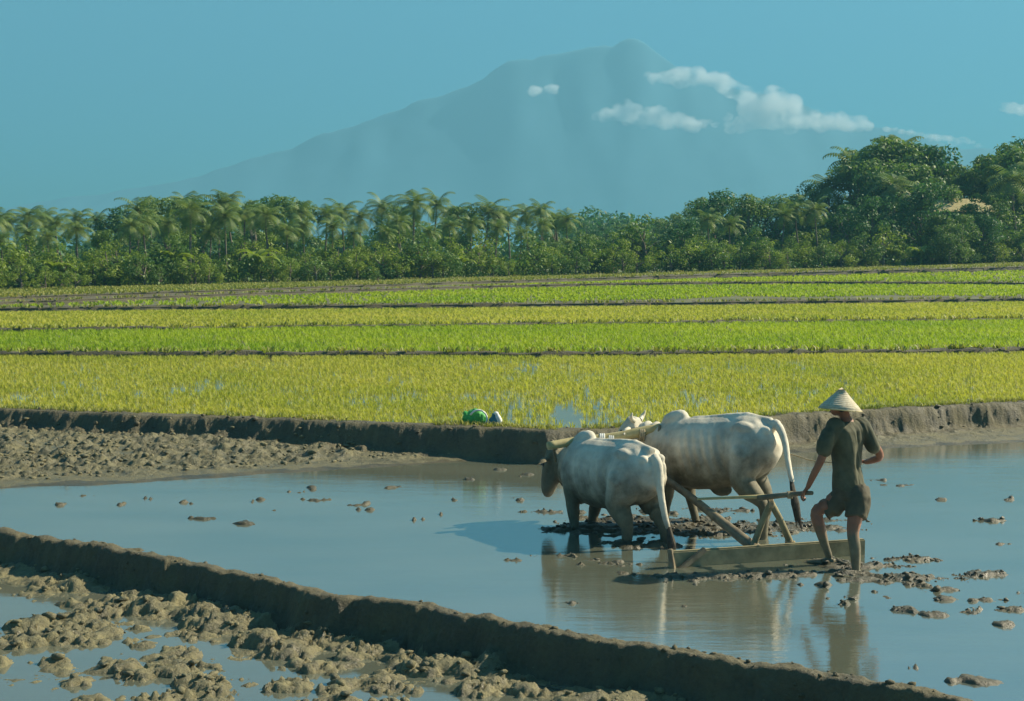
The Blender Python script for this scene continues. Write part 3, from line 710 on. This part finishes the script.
# ------------------------------------------------------------ oxen
def make_ox(xs_, label, loc, yaw, scale, pitch, neck, head_tilt_pts, legs, tail, tuft):
    root = empty('working_ox', loc, 0); root.rotation_euler = (0, pitch, yaw); root.scale = (scale * xs_, scale, scale)
    bm = bmesh.new()
    R_ = [(-.84, 1.0, .07, .09), (-.80, .98, .15, .17), (-.70, .95, .225, .255), (-.55, .92, .25, .30), (-.38, .89, .225, .315), (-.12, .855, .275, .345), (.15, .84, .285, .35),
          (.35, .845, .275, .335), (.52, .87, .225, .30)] + neck
    side = (0, 1, 0); p = [(x, 0, z) for x, z, w, h in R_]; ru = [t[2] for t in R_]; rv = [t[3] for t in R_]
    tube(bm, p, ru, rv, side, seg=24)
    hp = head_tilt_pts; tube(bm, [h[0] for h in hp], [h[1] for h in hp], [h[2] for h in hp], side, seg=16)
    ball(bm, hp[-1][0], (.055, .06, .05))
    ball(bm, (.43, 0, 1.13), (.19, .095, .13), Matrix.Rotation(R(14), 4, 'Y')); ball(bm, (.37, 0, 1.19), (.11, .075, .075))
    for s in (-1, 1):
        ball(bm, (-.52, .16 * s, 1.095), (.15, .075, .07)); ball(bm, (-.76, .10 * s, 1.07), (.08, .05, .05)); ball(bm, (-.50, .15 * s, .86), (.25, .15, .27)); ball(bm, (-.80, .09 * s, .98), (.07, .05, .09))
        ball(bm, (.42, .17 * s, .82), (.15, .11, .25))
        # ear
        e = Vector(hp[1][0]) + Vector((-.02, .12 * s, -.01)); tube(bm, [e, e + Vector((-.03, .09 * s, -.015)), e + Vector((-.06, .19 * s, -.05))], [.03, .045, .012], [.018, .02, .008], (1, 0, .3), seg=8)
    # dewlap and belly fold
    tube(bm, [(.35, 0, .60), (.52, 0, .56), (.68, 0, .60), (.82, 0, .68), (.95, 0, .78)], [.03, .03, .028, .025, .02], [.08, .09, .1, .08, .06], side, seg=10)
    ball(bm, (-.12, 0, .50), (.14, .05, .07)); tube(bm, [(-.78, 0, 1.14), (-.5, 0, 1.19), (-.2, 0, 1.175), (.2, 0, 1.15)], [.05] * 4, [.05] * 4, side, seg=10)
    hooves = []
    for (kind, s, dx, lift) in legs:
        if kind == 'f': pts = [(.44, .16 * s, .78), (.43 + dx * .15, .17 * s, .58), (.45 + dx * .55, .165 * s, .34 + lift * .3), (.44 + dx * .9, .165 * s, .13 + lift), (.46 + dx, .165 * s, .05 + lift)]; rad = [.12, .085, .055, .042, .05]
        else: pts = [(-.52, .15 * s, .85), (-.47 + dx * .2, .18 * s, .62), (-.66 + dx * .6, .165 * s, .40 + lift * .4), (-.63 + dx * .9, .16 * s, .16 + lift), (-.59 + dx, .16 * s, .06 + lift)]; rad = [.18, .135, .062, .045, .052]
        limb(bm, pts, rad); hooves.append(pts[-1])
    tp, tr = smoothpath(tail, [.055, .05, .042, .036, .03][:len(tail)] + [.02] * max(0, len(tail) - 5)); tube(bm, tp, tr, seg=10)
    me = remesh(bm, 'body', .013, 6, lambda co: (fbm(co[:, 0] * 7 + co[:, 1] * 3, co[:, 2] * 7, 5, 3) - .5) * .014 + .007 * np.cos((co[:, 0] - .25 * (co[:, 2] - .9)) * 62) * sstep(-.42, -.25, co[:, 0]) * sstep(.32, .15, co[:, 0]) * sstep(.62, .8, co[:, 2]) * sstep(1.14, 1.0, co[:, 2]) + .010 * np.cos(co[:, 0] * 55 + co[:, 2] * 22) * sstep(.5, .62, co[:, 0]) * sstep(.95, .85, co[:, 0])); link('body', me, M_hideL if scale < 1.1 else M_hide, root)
    for h in hooves:
        bm = bmesh.new(); tube(bm, [(h[0] + .01, h[1], h[2] + .02), (h[0] + .02, h[1], h[2] - .07)], [.05, .062], [.055, .07], (0, 1, 0), seg=12); link('hoof', tomesh(bm, 'hoof'), M_hoof, root)
    for s in (-1, 1):
        b = Vector(hp[0][0]) + Vector((.02, .06 * s, .05)); bm = bmesh.new()
        q, r = smoothpath([b, b + Vector((.0, .045 * s, .03)), b + Vector((-.015, .065 * s, .06)), b + Vector((-.03, .065 * s, .09))], [.028, .024, .017, .006]); tube(bm, q, r, seg=10); link('horn', tomesh(bm, 'horn'), M_horn, root)
        e = Vector(hp[2][0]) + Vector((.02, hp[2][1] * .93 * s, .03)); bm = bmesh.new(); ball(bm, e, (.02, .014, .02)); link('eye', tomesh(bm, 'eye'), M_dark, root)
    bm = bmesh.new(); rg = random.Random(3)
    for k in range(26):
        a = rg.uniform(0, 6.28); o_ = Vector((math.cos(a), math.sin(a), 0)) * .03; L = (Vector(tuft[-1]) - Vector(tuft[0]))
        tube(bm, [Vector(tuft[0]) + o_ * .3, Vector(tuft[0]) + L * .5 + o_ * 1.1, Vector(tuft[0]) + L * rg.uniform(.8, 1.1) + o_ * .9], [.012, .014, .003], seg=5)
    link('tail_tuft', tomesh(bm, 'tail_tuft'), M_tuft, root)
    return tag(root, label, 'ox', 'pair of working oxen')
neckL = [(.64, .85, .17, .25), (.75, .86, .15, .20), (.84, .86, .125, .17)]
headL = [((.82, .03, .99), .10, .10), ((.90, .05, .94), .13, .14), ((.95, .07, .83), .12, .135), ((.98, .09, .70), .09, .11), ((1.01, .10, .60), .08, .085), ((1.02, .10, .55), .07, .06)]
left = G(655, 545); leftF = None
yawL = R(180 - 58)
cL = Vector((1.40, 14.38, 0)) + Vector((math.cos(yawL), math.sin(yawL), 0)) * .78 * .90
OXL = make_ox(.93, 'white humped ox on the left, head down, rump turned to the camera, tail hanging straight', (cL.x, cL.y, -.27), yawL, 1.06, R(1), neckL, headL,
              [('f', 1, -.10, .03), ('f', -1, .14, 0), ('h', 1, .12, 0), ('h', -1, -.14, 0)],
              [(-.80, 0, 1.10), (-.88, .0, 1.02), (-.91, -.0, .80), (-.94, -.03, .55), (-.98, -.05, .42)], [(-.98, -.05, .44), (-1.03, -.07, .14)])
neckR = [(.66, .93, .155, .22), (.80, .98, .125, .17), (.92, 1.02, .105, .14)]
headR = [((.93, 0, 1.10), .085, .085), ((1.0, 0, 1.10), .105, .115), ((1.09, 0, 1.02), .095, .11), ((1.2, 0, .92), .07, .085), ((1.28, 0, .84), .062, .068), ((1.31, 0, .80), .055, .05)]
yawR = R(180 - 35)
cR = Vector((2.80, 14.75, 0)) + Vector((math.cos(yawR), math.sin(yawR), 0)) * .8 * .94
OXR = make_ox(.83, 'larger white humped ox on the right, seen side-on in front of the harrow, curled tail', (cR.x, cR.y, -.13), yawR, 1.13, R(3.5), neckR, headR,
              [('f', 1, .10, 0), ('f', -1, -.12, .04), ('h', 1, -.10, 0), ('h', -1, .10, 0)],
              [(-.78, 0, 1.10), (-.86, .02, 1.12), (-.95, .04, .98), (-1.0, .08, .78), (-1.06, .12, .60)], [(-1.05, .12, .62), (-1.15, .18, .22)])

# yoke, tongue, harrow, rein
yk = empty('yoke', P(612, 440, 15.5)); off = lambda v: Vector(v) - yk.location
bm = bmesh.new()
q, r = smoothpath([P(548, 446, 15.35), P(578, 441, 15.48), P(612, 438, 15.5), P(645, 431, 15.52), P(674, 425, 15.55)], [.045, .05, .058, .055, .045]); tube(bm, [off(v) for v in q], r, seg=14)
link('beam', tomesh(bm, 'beam'), M_bamboo, yk)
for a, b in (((552, 443), (556, 462)), ((589, 436), (583, 462)), ((660, 428), (655, 452))):
    bm = bmesh.new(); tube(bm, [off(P(a[0], a[1] - 3, 15.42)), off(P(b[0], b[1], 15.45))], [.016, .014], seg=8); link('pin', tomesh(bm, 'pin'), M_wood, yk)
for a in (600, 609, 640):
    bm = bmesh.new(); yy = float(np.interp(a, [549, 580, 612, 645, 672], [446, 440, 440, 434, 428]))
    for k in range(3):
        c = off(P(a + k * 1.8, yy, 15.5)); q = [c + Vector((.004 * math.sin(t), .063 * math.cos(t), .063 * math.sin(t))) for t in [i * math.pi / 8 for i in range(17)]]; tube(bm, q, [.012] * 17, seg=6, cap=False)
    link('lashing', tomesh(bm, 'lashing'), M_rope if a == 640 else M_white, yk)
tag(yk, 'pale wooden yoke beam lying across the necks of the two oxen', 'yoke')
HY0, HY1 = 13.95, 14.2
A0, A1 = G(669, 561, .06), G(864, 548, .06)
hr = empty('harrow', (A0 + A1) / 2); off = lambda v: Vector(v) - hr.location
bm = bmesh.new(); beam(bm, off(A0), off(A1), .06, .19, .012); me = tomesh(bm, 'board'); link('board', me, M_muddywood, hr, False)
bm = bmesh.new()
for k in range(16):
    c = off(A0.lerp(A1, (k + .5) / 16)); tube(bm, [c + Vector((0, -.0, -.05)), c + Vector((0, -.02, -.19))], [.016, .008], seg=6)
link('teeth', tomesh(bm, 'teeth'), M_wood, hr)
bm = bmesh.new(); beam(bm, off(P(670, 549, 13.28)), off(P(674, 575, 13.26)), .05, .045); link('end_post', tomesh(bm, 'end_post'), M_wood, hr, False)
bm = bmesh.new(); beam(bm, off(P(677, 572, 13.25)), off(P(705, 549, 13.36)), .04, .05); link('end_brace', tomesh(bm, 'end_brace'), M_wood, hr, False)
AP = P(771, 503, 13.72)
for a in ((752, 545), (792, 542)):
    bm = bmesh.new(); q, r = smoothpath([off(P(a[0], a[1] + 5, 13.8)), off(P((a[0] + 771) / 2, (a[1] + 503) / 2, 13.76)), off(AP)], [.036, .032, .034]); tube(bm, q, r, seg=10); link('upright', tomesh(bm, 'upright'), M_muddywood, hr)
bm = bmesh.new(); tube(bm, [off(P(697, 499, 13.8)), off(P(745, 497, 13.76)), off(P(770, 496, 13.68))], [.012, .016, .02], seg=8); link('guide_rod', tomesh(bm, 'guide_rod'), M_bamboo, hr)
bm = bmesh.new(); tube(bm, [off(P(758, 498, 13.70)), off(P(785, 495, 13.58)), off(P(806, 493, 13.43)), off(P(812, 493, 13.35))], [.028, .026, .022, .02], seg=10); link('handle', tomesh(bm, 'handle'), M_wood, hr)
bm = bmesh.new()
q, r = smoothpath([off(P(757, 549, 13.78)), off(P(742, 538, 13.95)), off(P(712, 514, 14.4)), off(P(684, 492, 14.95)), off(P(640, 462, 15.25)), off(P(620, 444, 15.4))], [.055, .055, .045, .04, .036, .034]); tube(bm, q, r, seg=10)
link('tongue', tomesh(bm, 'tongue'), M_wood, hr)
for (c0, ax, rr_) in ((AP, (1, 0, 0), .045), (P(752, 546, 13.8), (.6, .1, -.8), .06), (P(790, 543, 13.8), (0, .1, 1), .045), (P(790, 495, 13.55), (1, 0, 0), .032)):
    bm = bmesh.new(); qm = Vector(ax).to_track_quat('Z', 'X')
    q = [off(c0) + qm @ Vector((rr_ * math.cos(t), rr_ * math.sin(t), .012 * (t / 6.28 - 2))) for t in [i * math.pi / 6 for i in range(49)]]; tube(bm, q, [.007] * len(q), seg=6); link('lashing', tomesh(bm, 'lashing'), M_rope, hr)
tag(hr, 'muddy wooden harrow board with handle and crossed uprights behind the right ox', 'harrow')
def clod(label, px, py, Yv, r, dark=True):
    bm = bmesh.new(); ball(bm, (0, 0, 0), (r * 1.2, r, r * .95), sub=3); rg = random.Random(px)
    for v in bm.verts:
        c = v.co; v.co = c * (1 + .35 * (float(vnoise(np.array(c.x * 14 + px), np.array(c.y * 14 + c.z * 17), 8)) - .5))
    o = link('mud_clod', tomesh(bm, 'mud_clod'), M_hoof if dark else M_mud); o.location = P(px, py, Yv)
    return tag(o, label, 'mud clod', 'dark clods against the harrow board')
clod('dark mud clod against the harrow board, the left one of two', 758, 556, 13.62, .055)
clod('dark mud clod against the harrow board, the one nearer the farmer', 778, 554, 13.66, .05)
bm = bmesh.new(); base_ = P(700, 440, 15.9)
q, r = smoothpath([P(640, 436, 16.2) - base_, P(690, 440, 16.1) - base_, P(783, 453, 15.3) - base_, P(815, 461, 14.6) - base_, P(862, 464, 13.72) - base_], [.007] * 5, 6); tube(bm, q, r, seg=6)
o = link('rein', tomesh(bm, 'rein'), M_rope); o.location = base_; tag(o, 'thin rope rein running from the right ox to the farmer', 'rope')

# ------------------------------------------------------------ farmer
Fd = Vector((-.62, .78, 0)); Sd = Vector((.78, .62, 0))
org = G(845, 566); org.z = 0
fm = empty('person', org)
def Q(px, py, Yv): return P(px, py, Yv) - org
YB = 13.42
bm = bmesh.new()
tor = [(849, 500, .11, .09), (849, 490, .14, .10), (848, 478, .145, .105), (847, 465, .135, .10), (848, 450, .15, .11), (848, 438, .165, .115), (847, 429, .155, .10), (846, 423, .09, .075), (845, 417, .05, .052), (843, 410, .048, .052)]
tp = [Q(a, b, YB) for a, b, _, _ in tor]; tube(bm, tp, [t[2] * (.84 if t[1] > 424 else 1) for t in tor], [t[3] * (.84 if t[1] > 424 else 1) for t in tor], Sd, seg=20)
hc = Q(841, 405.5, YB) + Fd * .03; ball(bm, hc, (.072, .072, .1)); ball(bm, hc + Fd * .03 - Vector((0, 0, .045)), (.055, .055, .06))
ball(bm, hc + Fd * .10 - Vector((0, 0, .01)), (.015, .015, .02))
for s in (-1, 1): ball(bm, hc + Sd * s * .073, (.014, .014, .028))
limb(bm, [Q(833, 429, YB - .08), Q(825, 448, YB - .12), Q(820, 462, YB - .12), Q(813, 476, YB - .08), Q(808, 487, YB - .03)], [.048, .044, .038, .034, .024])
limb(bm, [Q(863, 430, YB + .08), Q(873, 443, YB + .05), Q(880, 456, YB + .08), Q(873, 460, YB + .17), Q(866, 462, YB + .26)], [.055, .046, .038, .034, .024])
limb(bm, [Q(843, 493, YB - .05), Q(831, 503, YB - .02), Q(817, 512, YB), Q(820, 528, YB - .02), Q(825, 545, YB), Q(829, 556, YB)], [.085, .08, .062, .056, .040, .034])
limb(bm, [Q(857, 493, YB - .1), Q(856, 512, YB - .16), Q(853, 532, YB - .2), Q(855, 548, YB - .24), Q(856, 568, YB - .25), Q(856, 574, YB - .25)], [.085, .08, .058, .056, .040, .034])
# feet
fa = Q(829, 558, YB); fa.z = .03
tube(bm, [fa + Vector((.05, -.03, .0)), fa, fa + Vector((-.10, .05, -.01)), fa + Vector((-.19, .09, -.018))], [.03, .038, .042, .03], [.03, .036, .026, .014], (.45, .9, 0), seg=12)
fb = Q(856, 574, YB - .25); fb.z = -.03
tube(bm, [fb + Vector((.04, -.04, .0)), fb, fb + Vector((-.08, .09, -.02)), fb + Vector((-.14, .17, -.03))], [.03, .038, .042, .03], [.03, .036, .026, .014], (.8, .6, 0), seg=12)
# hands: palm, four fingers curled round the handle, thumb
def hand(c, fw, up, curl):
    fw = Vector(fw).normalized(); up = Vector(up).normalized(); sd = fw.cross(up).normalized()
    tube(bm, [c, c + fw * .045, c + fw * .085], [.024, .036, .036], [.018, .017, .014], sd, seg=10)
    for k, (o_, L) in enumerate(((-.03, .058), (-.01, .068), (.01, .064), (.03, .05))):
        b = c + fw * .08 + sd * o_; tube(bm, [b, b + fw * L * .45 - up * L * .25, b + fw * L * .45 - up * L * .8, b + fw * L * .05 - up * L * (.9 + curl)], [.0095, .009, .0085, .007], seg=7)
    b = c + fw * .03 - sd * .03; tube(bm, [b, b - sd * .02 + fw * .02 - up * .015, b - sd * .012 + fw * .04 - up * .045], [.012, .011, .009], seg=7)
hand(Q(808, 487, YB - .03), Q(803, 494, YB) - Q(808, 487, YB - .03), (-.3, .3, .9), .05)
hand(Q(866, 462, YB + .26), (-.6, .6, .05), (0, 0, 1), .1)
me = remesh(bm, 'body', .0075, 3); link('body', me, M_skin, fm)
for s in (-1, 1):
    bm = bmesh.new(); ball(bm, hc + Fd * .068 + Sd * s * .03 + Vector((0, 0, .0)), (.011, .011, .009)); link('eye', tomesh(bm, 'eye'), M_dark, fm)
bm = bmesh.new(); ball(bm, hc + Vector((0, 0, .022)) - Fd * .012, (.082, .082, .092), sub=3); ball(bm, hc - Fd * .045 - Vector((0, 0, .02)), (.05, .05, .055)); link('hair', remesh(bm, 'hair', .009, 3), M_hair, fm)
# shirt
bm = bmesh.new()
sh = [(849, 496, .176, .145), (849, 491, .174, .142), (848, 482, .166, .135), (847, 468, .148, .122), (847, 452, .160, .13), (847, 439, .178, .138), (847, 430, .188, .13), (846, 425, .14, .105), (846, 420.5, .085, .075)]
tube(bm, [Q(a, b, YB) for a, b, _, _ in sh], [t[2] for t in sh], [t[3] for t in sh], Sd, seg=24)
limb(bm, [Q(835, 427, YB - .07), Q(828, 439, YB - .11), Q(824.5, 449, YB - .12)], [.094, .077, .07])
limb(bm, [Q(861, 427, YB + .06), Q(870, 438, YB + .05), Q(874, 446, YB + .05)], [.094, .077, .07])
def folds(co):
    a = co[:, 0] * 9 + co[:, 1] * 6
    return (fbm(a + 2 * co[:, 2], co[:, 2] * 3.2 + a * .3, 12, 3, .55) - .5) * .065 - .010 * np.exp(-(((co - np.array(Q(847, 450, YB)))[:, :2] @ np.array([.78, .62])) / .022) ** 2)
me = remesh(bm, 'shirt', .011, 3, folds); link('shirt', me, M_shirt, fm)
bm = bmesh.new()
tube(bm, [Q(849, 484, YB), Q(849, 492, YB), Q(850, 500, YB - .02)], [.165, .185, .175], [.13, .15, .14], Sd, seg=20)
tube(bm, [Q(846, 490, YB - .03), Q(840, 499, YB - .03), Q(832, 508, YB - .01), Q(825, 511.5, YB)], [.10, .112, .102, .09], seg=18)
tube(bm, [Q(856, 488, YB - .05), Q(858, 500, YB - .11), Q(857, 510, YB - .15), Q(856, 518, YB - .18)], [.115, .118, .108, .098], seg=18)
me = remesh(bm, 'shorts', .011, 3, lambda co: (fbm(co[:, 0] * 12 + co[:, 1] * 5, co[:, 2] * 6, 14, 3) - .5) * .035); link('shorts', me, M_shorts, fm)
tag(fm, 'barefoot farmer in olive shirt and dark shorts holding the harrow handle, seen from behind', 'person')
# hat
ht = empty('conical_hat', P(840, 409, YB)); ht.rotation_euler = (R(-3), R(5), 0)
bm = bmesh.new(); seg = 48; prof_ = [(.0, .205), (.03, .185), (.075, .135), (.12, .088), (.165, .044), (.203, .0), (.200, -.006), (.16, .036), (.11, .088), (.05, .15), (0, .19)]
rings = [[bm.verts.new((r * math.cos(2 * math.pi * k / seg), r * math.sin(2 * math.pi * k / seg), z)) for k in range(seg)] if r > 0 else [bm.verts.new((0, 0, z))] for r, z in prof_]
for a, b in zip(rings[:-1], rings[1:]):
    for k in range(seg):
        if len(a) == 1: bm.faces.new((a[0], b[k], b[(k + 1) % seg]))
        elif len(b) == 1: bm.faces.new((a[k], a[(k + 1) % seg], b[0]))
        else: bm.faces.new((a[k], a[(k + 1) % seg], b[(k + 1) % seg], b[k]))
link('cone', tomesh(bm, 'cone'), M_hat, ht)
bm = bmesh.new(); q = [(.2025 * math.cos(t), .2025 * math.sin(t), -.004) for t in [i * math.pi / 24 for i in range(49)]]; tube(bm, q, [.006] * 49, seg=6, cap=False); link('rim', tomesh(bm, 'rim'), M_bamboo, ht)
tag(ht, "pale woven conical straw hat on the farmer's head", 'hat')

# ------------------------------------------------------------ things on the far bund
def on_bund(px, py):
    p = G(px, py, .45); return Vector((p.x, p.y + .12, hz(p.x, p.y + .12) - .01))
b0 = on_bund(475, 424); bn = empty('bundle', b0)
bm = bmesh.new()
for c, r in (((-.10, 0, .12), (.10, .1, .13)), ((.04, 0, .13), (.15, .12, .14)), ((.0, .02, .2), (.13, .1, .08)), ((-.15, 0, .2), (.035, .04, .06))): ball(bm, c, r)
link('cloth', remesh(bm, 'cloth', .015, 3, lambda co: (fbm(co[:, 0] * 20, co[:, 2] * 16 + co[:, 1] * 9, 4, 3) - .5) * .05), M_green, bn)
bm = bmesh.new(); q = [Vector((.05 + .13 * math.cos(t), -.125, .14 + .13 * math.sin(t))) for t in [R(a) for a in range(-40, 170, 15)]]; tube(bm, q, [.014] * len(q), seg=8); link('band', tomesh(bm, 'band'), M_white, bn)
tag(bn, 'bright green bundle with a pale curved band standing on the dark far bund', 'bundle')
b1 = on_bund(494, 425); jg = empty('jug', b1)
bm = bmesh.new(); tube(bm, [(0, 0, 0), (0, 0, .04), (0, 0, .13), (0, 0, .18), (0, 0, .22)], [.07, .085, .08, .035, .03], seg=16); link('jar', tomesh(bm, 'jar'), M_teal, jg)
bm = bmesh.new(); ball(bm, (.075, -.03, .11), (.05, .05, .12), Matrix.Rotation(R(-18), 4, 'Y')); ball(bm, (.03, -.02, .22), (.04, .04, .03)); link('cloth', remesh(bm, 'cloth2', .01, 2), M_white, jg)
tag(jg, 'small teal jug wrapped in pale cloth to the right of the green bundle', 'jug')
